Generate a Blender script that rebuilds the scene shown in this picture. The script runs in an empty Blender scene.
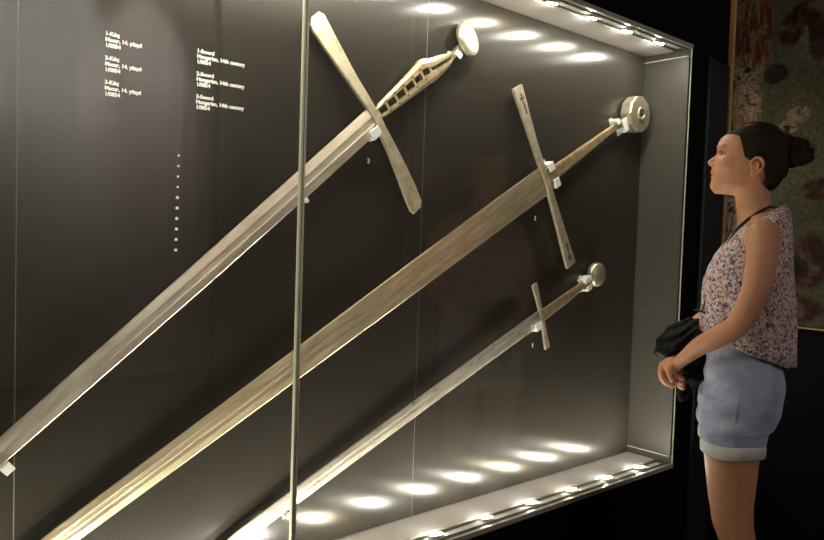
import bpy, bmesh, math, random
import numpy as np
from mathutils import Vector, Matrix, noise
R = math.radians
random.seed(7)
scene = bpy.context.scene
col = scene.collection

# ------------------------------------------------------------------ camera, world, exposure
EYE = 1.29
cam_d = bpy.data.cameras.new('camera'); cam = bpy.data.objects.new('camera', cam_d); col.objects.link(cam)
cam_d.sensor_width = 36.0; cam_d.lens = 735.3 * 36.0 / 824.0; cam_d.clip_start = 0.05
fw = Vector((0.65944, 0.75051, -0.04329)); rt = Vector((0.75174, -0.65866, 0.03256)); up = rt.cross(fw)
m3 = Matrix((rt, up, -fw)).transposed()
cam.matrix_world = Matrix.Translation((0, 0, EYE)) @ m3.to_4x4()
scene.camera = cam
w = bpy.data.worlds.new('world'); scene.world = w; w.use_nodes = True
w.node_tree.nodes['Background'].inputs[0].default_value = (0.9, 0.85, 0.8, 1)
w.node_tree.nodes['Background'].inputs[1].default_value = 0.004
scene.view_settings.view_transform = 'Standard'; scene.view_settings.look = 'None'
scene.view_settings.gamma = 1; scene.view_settings.use_curve_mapping = False
scene.view_settings.exposure = 0.0
scene.cycles.use_denoising = True
scene.cycles.denoising_prefilter = 'ACCURATE'
scene.cycles.use_adaptive_sampling = False
scene.cycles.sample_clamp_indirect = 4
scene.cycles.max_bounces = 8
scene.cycles.transparent_max_bounces = 16
LED_POWER = 640.0

def spot(name, loc, target, energy, size, color, blend=0.6, rad=0.04):
    l = bpy.data.lights.new(name, 'SPOT'); l.energy = energy; l.spot_size = R(size); l.spot_blend = blend
    l.color = color; l.shadow_soft_size = rad
    o = bpy.data.objects.new(name, l); col.objects.link(o); o.location = loc
    o.rotation_euler = (Vector(target) - Vector(loc)).to_track_quat('-Z', 'Y').to_euler()
    return o
# ceiling spots added for their light, out of view (housings built further down)
SPOTS = [('picture_lamp', (1.95, 0.95, 2.90), (3.08, 1.40, 2.15), 4, 56, (1.0, 0.82, 0.6), 1.0),
         ('case_lamp', (2.55, -0.90, 2.95), (0.88, 1.67, 1.52), 75, 27, (1.0, 0.90, 0.76), 1.0),
         ('curtain_lamp', (1.60, -2.45, 4.05), (1.60, -3.18, 2.75), 2600, 42, (1.0, 0.97, 0.95), 1.0),
         ('curtain_lamp', (2.36, -2.40, 4.05), (2.36, -3.18, 2.45), 1700, 36, (1.0, 0.80, 0.78), 1.0)]
for s in SPOTS: spot(*s)

# ------------------------------------------------------------------ materials
def mat(name, color, rough=0.6, metal=0.0, var=0.0, scale=20, bump=0.0, bscale=80, color2=None, aniso=None, spec=0.5, trans=0.0, emis=None, estr=0, sss=0, stretch=(1, 1, 1), rvar=0.0):
    m = bpy.data.materials.new(name); m.use_nodes = True; nt = m.node_tree; b = nt.nodes['Principled BSDF']
    b.inputs['Roughness'].default_value = rough; b.inputs['Metallic'].default_value = metal
    b.inputs['Specular IOR Level'].default_value = spec; b.inputs['Transmission Weight'].default_value = trans
    if sss:
        b.inputs['Subsurface Weight'].default_value = sss; b.inputs['Subsurface Radius'].default_value = (0.012, 0.005, 0.003); b.inputs['Subsurface Scale'].default_value = 1.0
    if emis: b.inputs['Emission Color'].default_value = (*emis, 1); b.inputs['Emission Strength'].default_value = estr
    tc = nt.nodes.new('ShaderNodeTexCoord'); mp = nt.nodes.new('ShaderNodeMapping'); mp.inputs['Scale'].default_value = stretch
    nt.links.new(tc.outputs['Object'], mp.inputs[0])
    n = nt.nodes.new('ShaderNodeTexNoise'); n.inputs['Scale'].default_value = scale; n.inputs['Detail'].default_value = 6; n.inputs['Roughness'].default_value = 0.8
    nt.links.new(mp.outputs[0], n.inputs['Vector'])
    rp = nt.nodes.new('ShaderNodeValToRGB'); rp.color_ramp.elements[0].position = 0.3; rp.color_ramp.elements[1].position = 0.7
    c2 = color2 or tuple(c * (1 - var) for c in color)
    rp.color_ramp.elements[0].color = (*c2, 1); rp.color_ramp.elements[1].color = (*color, 1)
    nt.links.new(n.outputs['Fac'], rp.inputs[0]); nt.links.new(rp.outputs[0], b.inputs['Base Color'])
    if rvar:
        mr = nt.nodes.new('ShaderNodeMapRange'); mr.inputs[3].default_value = rough - rvar; mr.inputs[4].default_value = rough + rvar
        nt.links.new(n.outputs['Fac'], mr.inputs[0]); nt.links.new(mr.outputs[0], b.inputs['Roughness'])
    if bump:
        n2 = nt.nodes.new('ShaderNodeTexNoise'); n2.inputs['Scale'].default_value = bscale; n2.inputs['Detail'].default_value = 4
        nt.links.new(mp.outputs[0], n2.inputs['Vector'])
        bp = nt.nodes.new('ShaderNodeBump'); bp.inputs['Strength'].default_value = bump; bp.inputs['Distance'].default_value = 0.002
        nt.links.new(n2.outputs['Fac'], bp.inputs['Height']); nt.links.new(bp.outputs[0], b.inputs['Normal'])
    return m

M = {}
M['panel'] = mat('case_panel', (0.032, 0.0285, 0.023), 0.25, spec=0.34, var=0.15, scale=3)
_nt = M['panel'].node_tree; _b = _nt.nodes['Principled BSDF']; _b.inputs['Anisotropic'].default_value = 0.8
_tg = _nt.nodes.new('ShaderNodeTangent'); _tg.direction_type = 'RADIAL'; _tg.axis = 'Y'
_cx = _nt.nodes.new('ShaderNodeCombineXYZ'); _cx.inputs[0].default_value = 1.0   # brushed upright, so highlights spread sideways
_nt.links.new(_cx.outputs[0], _b.inputs['Tangent'])
M['side'] = mat('case_side', (0.036, 0.033, 0.025), 0.5, var=0.15, scale=4)
M['shelf'] = mat('shelf_grey', (0.50, 0.46, 0.43), 0.6, var=0.08, scale=5)
M['groove'] = mat('groove_dark', (0.05, 0.05, 0.04), 0.3)
M['alu'] = mat('aluminium', (0.45, 0.43, 0.37), 0.5, metal=0.3)
M['seam'] = mat('seam_alu', (0.13, 0.125, 0.11), 0.6, metal=0.0)
M['black'] = mat('wall_black', (0.004, 0.004, 0.0045), 0.8, spec=0.08)
M['floor'] = mat('floor_dark', (0.006, 0.006, 0.006), 0.7, spec=0.1, var=0.3)
M['bluegloss'] = mat('dark_lacquer', (0.014, 0.018, 0.024), 0.5, spec=0.3)
M['frame'] = mat('frame_wood', (0.55, 0.36, 0.14), 0.5, var=0.3, scale=30)
M['white'] = mat('vinyl_and_glint_white', (0.95, 0.94, 0.9), 0.6, emis=(1, 0.97, 0.93), estr=0.0)
M['acrylic'] = mat('acrylic', (0.92, 0.92, 0.9), 0.12, spec=0.6, trans=0.25)
M['steel1'] = mat('steel_pale', (0.96, 0.87, 0.72), 0.33, metal=0.78, color2=(0.58, 0.48, 0.36), scale=7, stretch=(1, 6, 9), bump=0.18, bscale=60, rvar=0.08)
M['steel2'] = mat('steel_brown', (0.90, 0.76, 0.52), 0.33, metal=0.78, color2=(0.48, 0.38, 0.23), scale=7, stretch=(1, 6, 11), bump=0.18, bscale=60, rvar=0.08)
M['steel3'] = mat('steel_grey', (0.84, 0.77, 0.64), 0.29, metal=0.68, color2=(0.54, 0.48, 0.38), scale=12, stretch=(1, 6, 6), bump=0.15, bscale=50, rvar=0.08)
M['guard'] = mat('guard_iron', (0.84, 0.74, 0.58), 0.36, metal=0.65, color2=(0.42, 0.34, 0.22), scale=30, bump=0.3, bscale=120)
M['grip'] = mat('grip_brass', (0.70, 0.58, 0.36), 0.38, metal=0.75, color2=(0.32, 0.24, 0.12), scale=40, bump=0.3, bscale=150)
M['tang'] = mat('tang_iron', (0.52, 0.38, 0.22), 0.5, metal=0.6, color2=(0.22, 0.15, 0.08), scale=50, bump=0.4, bscale=150)
M['pommel'] = mat('pommel_iron', (0.56, 0.51, 0.38), 0.34, metal=0.75, color2=(0.40, 0.35, 0.22), scale=35, bump=0.3, bscale=120)
M['inlay'] = mat('inlay_dark', (0.03, 0.02, 0.012), 0.7)
M['skin'] = mat('skin', (0.60, 0.30, 0.17), 0.48, var=0.12, scale=14, color2=(0.53, 0.235, 0.13), sss=0.12, spec=0.35, bump=0.05, bscale=400)
M['lip'] = mat('lips', (0.44, 0.17, 0.11), 0.45, sss=0.1)
M['hair'] = mat('hair_brown', (0.032, 0.018, 0.010), 0.62, color2=(0.012, 0.007, 0.005), scale=60, stretch=(0.6, 6, 6), bump=0.8, bscale=120, spec=0.15)
M['eye'] = mat('eye_white', (0.5, 0.44, 0.38), 0.3)
M['iris'] = mat('iris', (0.03, 0.03, 0.025), 0.2)
M['brow'] = mat('eyebrow', (0.07, 0.035, 0.02), 0.7)
M['cloth_black'] = mat('black_cloth', (0.005, 0.0045, 0.005), 0.7, bump=0.3, bscale=90, spec=0.15)
M['thread'] = mat('denim_stitch', (0.5, 0.42, 0.28), 0.7)
M['cord'] = mat('cord_black', (0.012, 0.01, 0.01), 0.6)
M['lamp'] = mat('lamp_housing', (0.02, 0.02, 0.02), 0.5)

def nodes(m): return m.node_tree, m.node_tree.nodes['Principled BSDF']
# denim
def denim(name, c1, c2):
    m = mat(name, c1, 0.85, color2=c2, scale=22, bump=0.5, bscale=45, spec=0.15)
    return m
M['denim'] = denim('denim_blue', (0.44, 0.47, 0.58), (0.26, 0.30, 0.44))
M['cuff'] = denim('denim_cuff', (0.66, 0.66, 0.60), (0.48, 0.50, 0.48))
# floral blouse
def floral():
    m = bpy.data.materials.new('floral_cloth'); m.use_nodes = True; nt, b = nodes(m)
    b.inputs['Roughness'].default_value = 0.85; b.inputs['Specular IOR Level'].default_value = 0.15
    tc = nt.nodes.new('ShaderNodeTexCoord')
    nz = nt.nodes.new('ShaderNodeTexNoise'); nz.inputs['Scale'].default_value = 60
    nt.links.new(tc.outputs['Object'], nz.inputs['Vector'])
    mx = nt.nodes.new('ShaderNodeMixRGB'); mx.inputs[0].default_value = 0.02
    nt.links.new(tc.outputs['Object'], mx.inputs[1]); nt.links.new(nz.outputs['Color'], mx.inputs[2])
    v = nt.nodes.new('ShaderNodeTexVoronoi'); v.inputs['Scale'].default_value = 190
    nt.links.new(mx.outputs[0], v.inputs['Vector'])
    sp = nt.nodes.new('ShaderNodeSeparateColor'); nt.links.new(v.outputs['Color'], sp.inputs[0])
    rp = nt.nodes.new('ShaderNodeValToRGB'); cr = rp.color_ramp; cr.interpolation = 'CONSTANT'
    stops = [(0, (0.66, 0.54, 0.50)), (0.24, (0.36, 0.14, 0.13)), (0.34, (0.50, 0.38, 0.37)), (0.50, (0.09, 0.08, 0.12)), (0.62, (0.56, 0.46, 0.46)), (0.80, (0.18, 0.17, 0.26)), (0.92, (0.46, 0.27, 0.17))]
    cr.elements[0].position = 0; cr.elements[0].color = (*stops[0][1], 1); cr.elements[1].position = stops[1][0]; cr.elements[1].color = (*stops[1][1], 1)
    for p, c in stops[2:]:
        e = cr.elements.new(p); e.color = (*c, 1)
    nt.links.new(sp.outputs[0], rp.inputs[0]); nt.links.new(rp.outputs[0], b.inputs['Base Color'])
    n2 = nt.nodes.new('ShaderNodeTexNoise'); n2.inputs['Scale'].default_value = 30
    nt.links.new(tc.outputs['Object'], n2.inputs['Vector'])
    bp = nt.nodes.new('ShaderNodeBump'); bp.inputs['Strength'].default_value = 0.5; bp.inputs['Distance'].default_value = 0.004
    nt.links.new(n2.outputs['Fac'], bp.inputs['Height']); nt.links.new(bp.outputs[0], b.inputs['Normal'])
    return m
M['floral'] = floral()
def led_mat(i):
    c = [(1.0, 0.91, 0.77), (1.0, 0.95, 0.87), (1.0, 0.87, 0.66), (0.98, 0.96, 0.86)][i]
    m = bpy.data.materials.new('led_lens'); m.use_nodes = True; nt, b = nodes(m)
    b.inputs['Base Color'].default_value = (0.9, 0.9, 0.85, 1)
    b.inputs['Emission Color'].default_value = (*c, 1); b.inputs['Emission Strength'].default_value = LED_POWER
    return m
LEDM = [led_mat(i) for i in range(4)]
def glass_mat():
    m = bpy.data.materials.new('clear_glass'); m.use_nodes = True; nt = m.node_tree; nt.nodes.clear()
    o = nt.nodes.new('ShaderNodeOutputMaterial'); t = nt.nodes.new('ShaderNodeBsdfTransparent'); g = nt.nodes.new('ShaderNodeBsdfGlossy')
    g.inputs['Roughness'].default_value = 0.02; t.inputs[0].default_value = (0.97, 0.98, 0.96, 1)
    ge = nt.nodes.new('ShaderNodeNewGeometry'); dt = nt.nodes.new('ShaderNodeVectorMath'); dt.operation = 'DOT_PRODUCT'
    nt.links.new(ge.outputs['Normal'], dt.inputs[0]); nt.links.new(ge.outputs['Incoming'], dt.inputs[1])
    def mth(op, a, b_=None, c_=None):
        n = nt.nodes.new('ShaderNodeMath'); n.operation = op
        for i, q in enumerate((a, b_, c_)):
            if q is None: continue
            if isinstance(q, (int, float)): n.inputs[i].default_value = q
            else: nt.links.new(q, n.inputs[i])
        return n.outputs[0]
    fres = mth('MULTIPLY_ADD', mth('POWER', mth('SUBTRACT', 1.0, mth('ABSOLUTE', dt.outputs['Value'])), 5.0), 0.25, 0.018)
    x = nt.nodes.new('ShaderNodeMixShader'); nt.links.new(fres, x.inputs[0]); nt.links.new(t.outputs[0], x.inputs[1]); nt.links.new(g.outputs[0], x.inputs[2])
    nt.links.new(x.outputs[0], o.inputs[0]); return m
M['glass'] = glass_mat()
M['edge'] = mat('glass_edge', (0.60, 0.60, 0.44), 0.4, spec=0.5)

# ------------------------------------------------------------------ helpers
def tag(o, label=None, cat=None, group=None, kind=None):
    if label: o['label'] = label
    if cat: o['category'] = cat
    if group: o['group'] = group
    if kind: o['kind'] = kind
    return o
def empty(name, loc=(0, 0, 0), rot=(0, 0, 0)):
    o = bpy.data.objects.new(name, None); col.objects.link(o); o.location = loc; o.rotation_euler = rot; o.empty_display_size = 0.05
    return o
def finish(name, bm, m, parent=None, smooth=False, loc=None, rot=None):
    bmesh.ops.recalc_face_normals(bm, faces=bm.faces)
    me = bpy.data.meshes.new(name); bm.to_mesh(me); bm.free()
    if smooth:
        for p in me.polygons: p.use_smooth = True
    o = bpy.data.objects.new(name, me); col.objects.link(o)
    for mm in (m if isinstance(m, (list, tuple)) else [m]): me.materials.append(mm)
    if parent: o.parent = parent
    if loc: o.location = loc
    if rot: o.rotation_euler = rot
    return o
def bx(bm, x0, x1, y0, y1, z0, z1, bev=0.0):
    r = bmesh.ops.create_cube(bm, size=1.0)
    for v in r['verts']:
        v.co = Vector(((x0 + x1) / 2 + v.co.x * (x1 - x0), (y0 + y1) / 2 + v.co.y * (y1 - y0), (z0 + z1) / 2 + v.co.z * (z1 - z0)))
    if bev:
        es = list({e for v in r['verts'] for e in v.link_edges})
        bmesh.ops.bevel(bm, geom=es, offset=bev, segments=2, affect='EDGES', profile=0.7)
    return r
def box(name, x0, x1, y0, y1, z0, z1, m, parent=None, bev=0.0):
    bm = bmesh.new(); bx(bm, x0, x1, y0, y1, z0, z1, bev); return finish(name, bm, m, parent)
def rings(bm, rs, closed=True, cap=True):
    vs = [[bm.verts.new(p) for p in r] for r in rs]
    n = len(rs[0])
    for a, b in zip(vs, vs[1:]):
        for i in range(n if closed else n - 1):
            j = (i + 1) % n
            bm.faces.new((a[i], a[j], b[j], b[i]))
    if cap: bm.faces.new(vs[0][::-1]); bm.faces.new(vs[-1])
    return vs
def tube(bm, pts, r, n=8):
    pts = [Vector(p) for p in pts]; rs = []
    for i, p in enumerate(pts):
        t = (pts[min(i + 1, len(pts) - 1)] - pts[max(i - 1, 0)]).normalized()
        a = t.cross(Vector((0.13, 0.31, 0.94))).normalized(); b = t.cross(a)
        rr = r[i] if isinstance(r, (list, tuple)) else r
        rs.append([p + a * rr * math.cos(2 * math.pi * k / n) + b * rr * math.sin(2 * math.pi * k / n) for k in range(n)])
    rings(bm, rs)
def copy_tree(o, parent=None):
    c = o.copy(); col.objects.link(c)
    if parent: c.parent = parent
    for ch in list(o.children): copy_tree(ch, c)
    return c

# ------------------------------------------------------------------ the room
YF, YB = 1.50, 1.70                 # glass plane and back panel plane of the showcase
XL, XR = -0.55, 2.742               # its ends
ZB, ZT = EYE - 0.877, EYE + 0.783   # its shelf and soffit
XW = 3.08                           # side wall with the picture
def S(name, *a, m='black'): return tag(box(name, *a, M[m]), kind='structure')
S('floor', -3, XW + .1, -3.2, 1.9, -0.1, 0, m='floor')
S('ceiling', -3, XW + .1, -3.2, 1.9, 4.20, 4.30)
bm = bmesh.new()
bx(bm, -3, XW, YF, 1.9, 0, ZB - 0.02); bx(bm, -3, XW, YF, 1.9, ZT + 0.02, 4.2)
bx(bm, -3, XL - 0.02, YF, 1.9, ZB - 0.02, ZT + 0.02); bx(bm, XR + 0.02, XW, YF, 1.9, ZB - 0.02, ZT + 0.02)
tag(finish('wall_back', bm, M['black']), kind='structure')
S('wall_right', XW, XW + .1, -3.2, 1.9, 0, 4.2)
S('wall_left', -3.1, -3, -3.2, 1.9, 0, 4.2)
S('wall_front', -3.1, XW + .1, -3.3, -3.2, 0, 4.2)
bm = bmesh.new()
bx(bm, 2.885, 2.925, YF - 0.015, YF, 0.002, EYE + 0.775, 0.002); bx(bm, 2.93, 3.065, YF - 0.012, YF, 0.002, EYE + 0.765, 0.002)
tag(finish('trim_1', bm, M['bluegloss']), kind='structure')

# ------------------------------------------------------------------ the showcase
case = tag(empty('display_case', (1.1, 1.6, ZB)), 'long dark glass-fronted wall showcase with light strips holding three swords', 'display case')
def cpart(name, bmx, m, label=None, smooth=False):
    o = finish(name, bmx, m, smooth=smooth); o.parent = case; o.matrix_parent_inverse = Matrix.Translation((-1.1, -1.6, -ZB))
    if label: o['label'] = label
    return o
def cbox(name, x0, x1, y0, y1, z0, z1, m, label=None, bev=0.0):
    b = bmesh.new(); bx(b, x0, x1, y0, y1, z0, z1, bev); return cpart(name, b, M[m], label)
s1, s2 = 0.3915, 1.526
for a, b in ((XL, s1), (s1, s2), (s2, XR)):
    cbox('back_panel', a + 0.0012, b - 0.0012, YB, YB + 0.018, ZB + 0.002, ZT - 0.002, 'panel')
for s in (s1, s2):
    cbox('seam_strip', s - 0.0011, s + 0.0011, YB + 0.0003, YB + 0.01, ZB + 0.002, ZT - 0.002, 'seam', 'thin light grey vertical joint between panels')
cbox('backing_board', XL, XR + 0.018, YB + 0.019, YB + 0.03, ZB - 0.015, ZT + 0.015, 'groove')
cbox('side_panel', XR, XR + 0.018, YF + 0.004, YB + 0.018, ZB + 0.030, ZT - 0.030, 'side')
cbox('side_panel', XL - 0.018, XL, YF + 0.004, YB + 0.018, ZB + 0.030, ZT - 0.030, 'side')
for z in (ZB + 0.0265, ZT - 0.030): cbox('edge_trim', XR - 0.003, XR + 0.002, YF + 0.012, YB - 0.001, z, z + 0.0035, 'alu')
for z0, z1 in ((ZB - 0.015, ZB + 0.026), (ZT - 0.026, ZT + 0.015)): cbox('shadow_gap', XR + 0.006, XR + 0.018, YF + 0.004, YB + 0.018, z0, z1, 'side')
YS = 1.578
cbox('shelf', XL, XR + 0.005, YS, YB + 0.018, ZB - 0.015, ZB, 'shelf', 'pale grey bottom shelf')
cbox('soffit', XL, XR + 0.005, YS, YB + 0.018, ZT, ZT + 0.015, 'shelf', 'pale grey top board')
cbox('light_channel', XL, XR + 0.005, YF + 0.010, YS - 0.001, ZB - 0.018, ZB - 0.004, 'groove')
cbox('light_channel', XL, XR + 0.005, YF + 0.010, YS - 0.001, ZT + 0.004, ZT + 0.018, 'groove')
for y in (YS - 0.006, YF + 0.024): # rails of the light channels
    cbox('channel_rail', XL, XR, y, y + 0.004, ZB - 0.004, ZB - 0.0005, 'alu'); cbox('channel_rail', XL, XR, y, y + 0.004, ZT + 0.0005, ZT + 0.004, 'alu')
cbox('front_rail', XL - 0.018, XR + 0.018, YF - 0.002, YF + 0.009, ZB - 0.018, ZB - 0.002, 'alu', 'pale metal lower rail of the glass')
cbox('front_rail', XL - 0.018, XR + 0.018, YF - 0.002, YF + 0.009, ZT + 0.002, ZT + 0.018, 'alu', 'pale metal upper rail of the glass')
XG = 0.962
cbox('glass_pane', XL - 0.01, XG - 0.0065, YF, YF + 0.008, ZB - 0.001, ZT + 0.001, 'glass', 'left clear glass pane')
cbox('glass_pane', XG + 0.0065, XR + 0.012, YF, YF + 0.008, ZB - 0.001, ZT + 0.001, 'glass', 'right clear glass pane')
for a, b in ((XG - 0.0064, XG - 0.0012), (XG + 0.0012, XG + 0.0064)):
    cbox('glass_edge', a, b, YF, YF + 0.010, ZB - 0.001, ZT + 0.001, 'edge', 'polished pale green vertical glass edge')
cbox('glass_edge', XR + 0.0125, XR + 0.0165, YF, YF + 0.010, ZB - 0.001, ZT + 0.001, 'edge', 'pale edge at the right end of the glass')
# light strips: channels of round lamps
for side, zz, lab in ((1, ZB - 0.003, 'row of small bright lamps along the bottom front edge of the showcase'), (-1, ZT + 0.003, 'row of small bright lamps along the top front edge of the showcase')):
    t = tag(empty('light_strip', (1.2, 1.54, zz)), lab, 'light strip', 'lamp strips of the showcase')
    b = bmesh.new(); bx(b, XL + 0.02 - 1.2, XR - 0.02 - 1.2, -0.010, 0.010, *((-0.001, 0.0005) if side > 0 else (-0.0005, 0.001)))
    finish('circuit_board', b, M['shelf'], t)
    for k in range(14):
        x = 2.578 - 0.219 * k
        b = bmesh.new()
        rs = [[(q * math.cos(a), q * math.sin(a) * 0.9, side * h) for a in [2 * math.pi * i / 20 for i in range(20)]] for q, h in ((0.018, 0.0), (0.018, 0.0008), (0.0165, 0.0016), (0.008, 0.0022))]
        rings(b, rs)
        finish('led', b, LEDM[(k * 3 + (0 if side > 0 else 1)) % 4], t, smooth=True, loc=(x - 1.2, 0, side * 0.0085), rot=(-side * R(18), 0, 0))
        b = bmesh.new(); rings(b, [[(q * math.cos(a), q * math.sin(a) * 0.9, side * h) for a in [2 * math.pi * i / 20 for i in range(20)]] for q, h in ((0.015, -0.004), (0.019, -0.0005))]); finish('led_holder', b, M['alu'], t, smooth=True, loc=(x - 1.2, 0, side * 0.0085), rot=(-side * R(18), 0, 0))

# captions, numerals and white dots painting reflected lamps on the back panels
def text(body, size, lx, z, name, label, lh=1.25, bold=0.012):
    cu = bpy.data.curves.new(name, 'FONT'); cu.body = body; cu.size = size; cu.space_line = lh; cu.extrude = 0.0004; cu.offset = size * bold; cu.resolution_u = 3
    tmp = bpy.data.objects.new(name, cu); col.objects.link(tmp)
    dg = bpy.context.evaluated_depsgraph_get(); me = bpy.data.meshes.new_from_object(tmp.evaluated_get(dg)); bpy.data.objects.remove(tmp)
    o = bpy.data.objects.new(name, me); col.objects.link(o); me.materials.clear(); me.materials.append(M['white'])
    o.parent = case; o.matrix_parent_inverse = Matrix.Translation((-1.1, -1.6, -ZB))
    o.location = (lx, YB - 0.0008, z); o.rotation_euler = (R(90), 0, 0); o['label'] = label
    return o
for i in range(3):
    nm = ('1', '2', '3')[i]
    text(nm + '-Kılıç\nMacar, 14. yüzyıl\n1/0854', 0.0122, 0.566, EYE + 0.428 - 0.0535 * i, 'caption', 'white Turkish caption, ' + ('topmost', 'middle', 'lowest')[i] + ' of the left column', 1.05, 0.04)
    text(nm + '-Sword\nHungarian, 14th century\n1/0854', 0.0130, 0.781, EYE + 0.4305 - 0.0545 * i, 'caption', 'white English caption, ' + ('topmost', 'middle', 'lowest')[i] + ' of the right column', 0.98, 0.04)
def onpanel(px, py, Y=YB):
    d = fw + rt * ((px - 412) / 735.3) - up * ((py - 270) / 735.3); d = d * (Y / d.y); return d.x, d.z + EYE
for (px, py, ch, lab) in ((367, 163, '3', 'white numeral below the top sword'), (534, 220, '2', 'white numeral below the middle sword'), (531.5, 347, '1', 'white numeral below the bottom sword')):
    x, z = onpanel(px, py); text(ch, 0.02, x, z, 'numeral', lab, 1, 0.03)
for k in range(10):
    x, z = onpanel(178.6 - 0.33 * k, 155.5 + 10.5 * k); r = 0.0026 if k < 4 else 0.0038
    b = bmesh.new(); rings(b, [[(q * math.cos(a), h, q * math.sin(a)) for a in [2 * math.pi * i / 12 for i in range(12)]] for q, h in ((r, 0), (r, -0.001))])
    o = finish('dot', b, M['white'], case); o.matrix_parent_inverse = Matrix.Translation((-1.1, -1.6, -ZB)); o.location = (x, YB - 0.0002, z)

# ------------------------------------------------------------------ swords  (local x = towards pommel, -y = towards viewer, z = across)
YSW = 1.675
def blade(secs, T, name, m, parent, fullers):
    # secs: (u, centre, width); profile across the blade as (fraction of half width, thickness fraction)
    prof = fullers
    rs = []
    for (u, c, wd, tk) in secs:
        f = [(u, -T * tk * t / 2, c + a * wd / 2) for a, t in prof]
        bk = [(u, T * tk * t / 2, c + a * wd / 2) for a, t in prof[::-1][1:-1]]
        rs.append(f + bk)
    b = bmesh.new(); rings(b, rs); return finish(name, b, m, parent)
def bar(name, secs, m, parent, ch=0.25, y0=0.0, smooth=False):
    # along z: (z, u centre, width, thickness); chamfered rectangle
    rs = []
    for (z, c, wd, tk) in secs:
        hx, hy = wd / 2, tk / 2; k = min(hx, hy) * ch
        rs.append([(c + x, y0 + y, z) for x, y in ((-hx + k, -hy), (hx - k, -hy), (hx, -hy + k), (hx, hy - k), (hx - k, hy), (-hx + k, hy), (-hx, hy - k), (-hx, -hy + k))])
    b = bmesh.new(); rings(b, rs); return finish(name, b, m, parent, smooth)
def disc(bm, cx, cz, prof, n=40, sx=1, ph=0):
    rings(bm, [[(cx + r * math.cos(a + ph) * sx, y, cz + r * math.sin(a + ph)) for a in [2 * math.pi * i / n for i in range(n)]] for r, y in prof])
def sword(label, X, Z, ang):
    return tag(empty('sword', (X, YSW, Z), (0, -R(ang), 0)), label, 'sword', 'swords in the showcase')
FULL = [(-1, 0), (-0.93, 0.35), (-0.42, 0.95), (-0.34, 0.84), (-0.10, 0.78), (-0.04, 0.90), (0.04, 0.90), (0.10, 0.78), (0.34, 0.84), (0.42, 0.95), (0.93, 0.35), (1, 0)]
FULL1 = [(-1, 0), (-0.9, 0.5), (-0.30, 0.90), (-0.20, 0.80), (0, 0.76), (0.20, 0.80), (0.30, 0.90), (0.9, 0.5), (1, 0)]
# top sword: pierced grip
A = sword('broad pale sword with a pierced brass grip and round pommel, uppermost in the case', 1.316, EYE + 0.329 + 0.006, 40.0)
blade([(-1.47, 0, 0.004, .3), (-1.43, 0, 0.030, .7), (-1.34, 0, 0.044, .8), (-1.2, 0, 0.050, .9), (-0.65, 0.0, 0.064, 1), (-0.3, 0.002, 0.071, 1), (0.0, 0.006, 0.074, 1)], 0.008, 'blade', M['steel1'], A, FULL1)
bar('crossguard', [(-.300, -.033, .036, .006), (-.285, -.029, .054, .008), (-.24, -.022, .055, .010), (-.17, -.012, .046, .012), (-.10, -.004, .036, .013), (-.04, .000, .029, .015), (.0, .003, .030, .016), (.05, .003, .027, .015), (.12, -.002, .033, .012), (.165, -.005, .038, .012), (.24, -.008, .050, .010), (.30, -.010, .058, .009), (.318, -.008, .056, .008), (.332, -.005, .030, .006)], M['guard'], A)
b = bmesh.new()
ol = [(0.012, 0.028, -0.004), (0.04, 0.034, -0.010), (0.13, 0.040, -0.018), (0.225, 0.048, -0.026), (0.24, 0.053, -0.026), (0.262, 0.048, -0.030), (0.285, 0.036, -0.030), (0.345, 0.016, -0.026), (0.372, 0.006, -0.018)]
def lerp(t, key):
    for p, q in zip(ol, ol[1:]):
        if t <= q[0]: f = (t - p[0]) / (q[0] - p[0]); return p[key] + f * (q[key] - p[key])
    return ol[-1][key]
us = [0.012 + (0.372 - 0.012) * i / 40 for i in range(41)]
for s in (1, 2):
    rs = []
    for u in us:
        mid = (lerp(u, 1) + lerp(u, 2)) / 2; g = 0.0108 if u < 0.262 else 0.0062
        if u > 0.358: g = 0.001
        o_ = lerp(u, s); i_ = mid + (g if s == 1 else -g)
        if (s == 1 and o_ < i_ + 0.002): o_ = i_ + 0.002
        if (s == 2 and o_ > i_ - 0.002): o_ = i_ - 0.002
        w_ = o_ - i_
        rs.append([(u, -0.009, i_), (u, -0.009, i_ + w_ * .55), (u, -0.004, o_), (u, 0.004, o_), (u, 0.009, i_ + w_ * .55), (u, 0.009, i_)])
    rings(b, rs)
for u in (0.016, 0.056, 0.0985, 0.142, 0.1865, 0.228, 0.2655):
    mid = (lerp(u, 1) + lerp(u, 2)) / 2; bx(b, u - 0.005, u + 0.005, -0.007, 0.007, mid - 0.013, mid + 0.013)
grip = finish('grip', b, M['grip'], A)
for u in (0.056, 0.0985, 0.142, 0.1865, 0.228):
    mid = (lerp(u, 1) + lerp(u, 2)) / 2
    for s in (-1, 1):
        b = bmesh.new(); disc(b, u, mid + s * 0.0165, [(0.003, -0.0083), (0.003, -0.0096)], 10); finish('rivet_hole', b, M['inlay'], grip)
b = bmesh.new(); rings(b, [[(u, a * .010, -0.006 + c * h) for a, c in ((-1, -1), (-1, 1), (1, 1), (1, -1))] for u, h in ((0.368, 0.010), (0.39, 0.007), (0.44, 0.012))]); finish('pommel_neck', b, M['pommel'], A)
b = bmesh.new(); disc(b, 0.468, 0.0, [(0.040, 0.013), (0.052, 0.009), (0.055, 0.004), (0.055, -0.004), (0.053, -0.009), (0.043, -0.013), (0.020, -0.014), (0.004, -0.0145)], 44)
bmesh.ops.rotate(b, verts=b.verts, cent=(0.468, 0, 0), matrix=Matrix.Rotation(R(18), 3, 'Z')); finish('pommel', b, M['pommel'], A, smooth=False)
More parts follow.
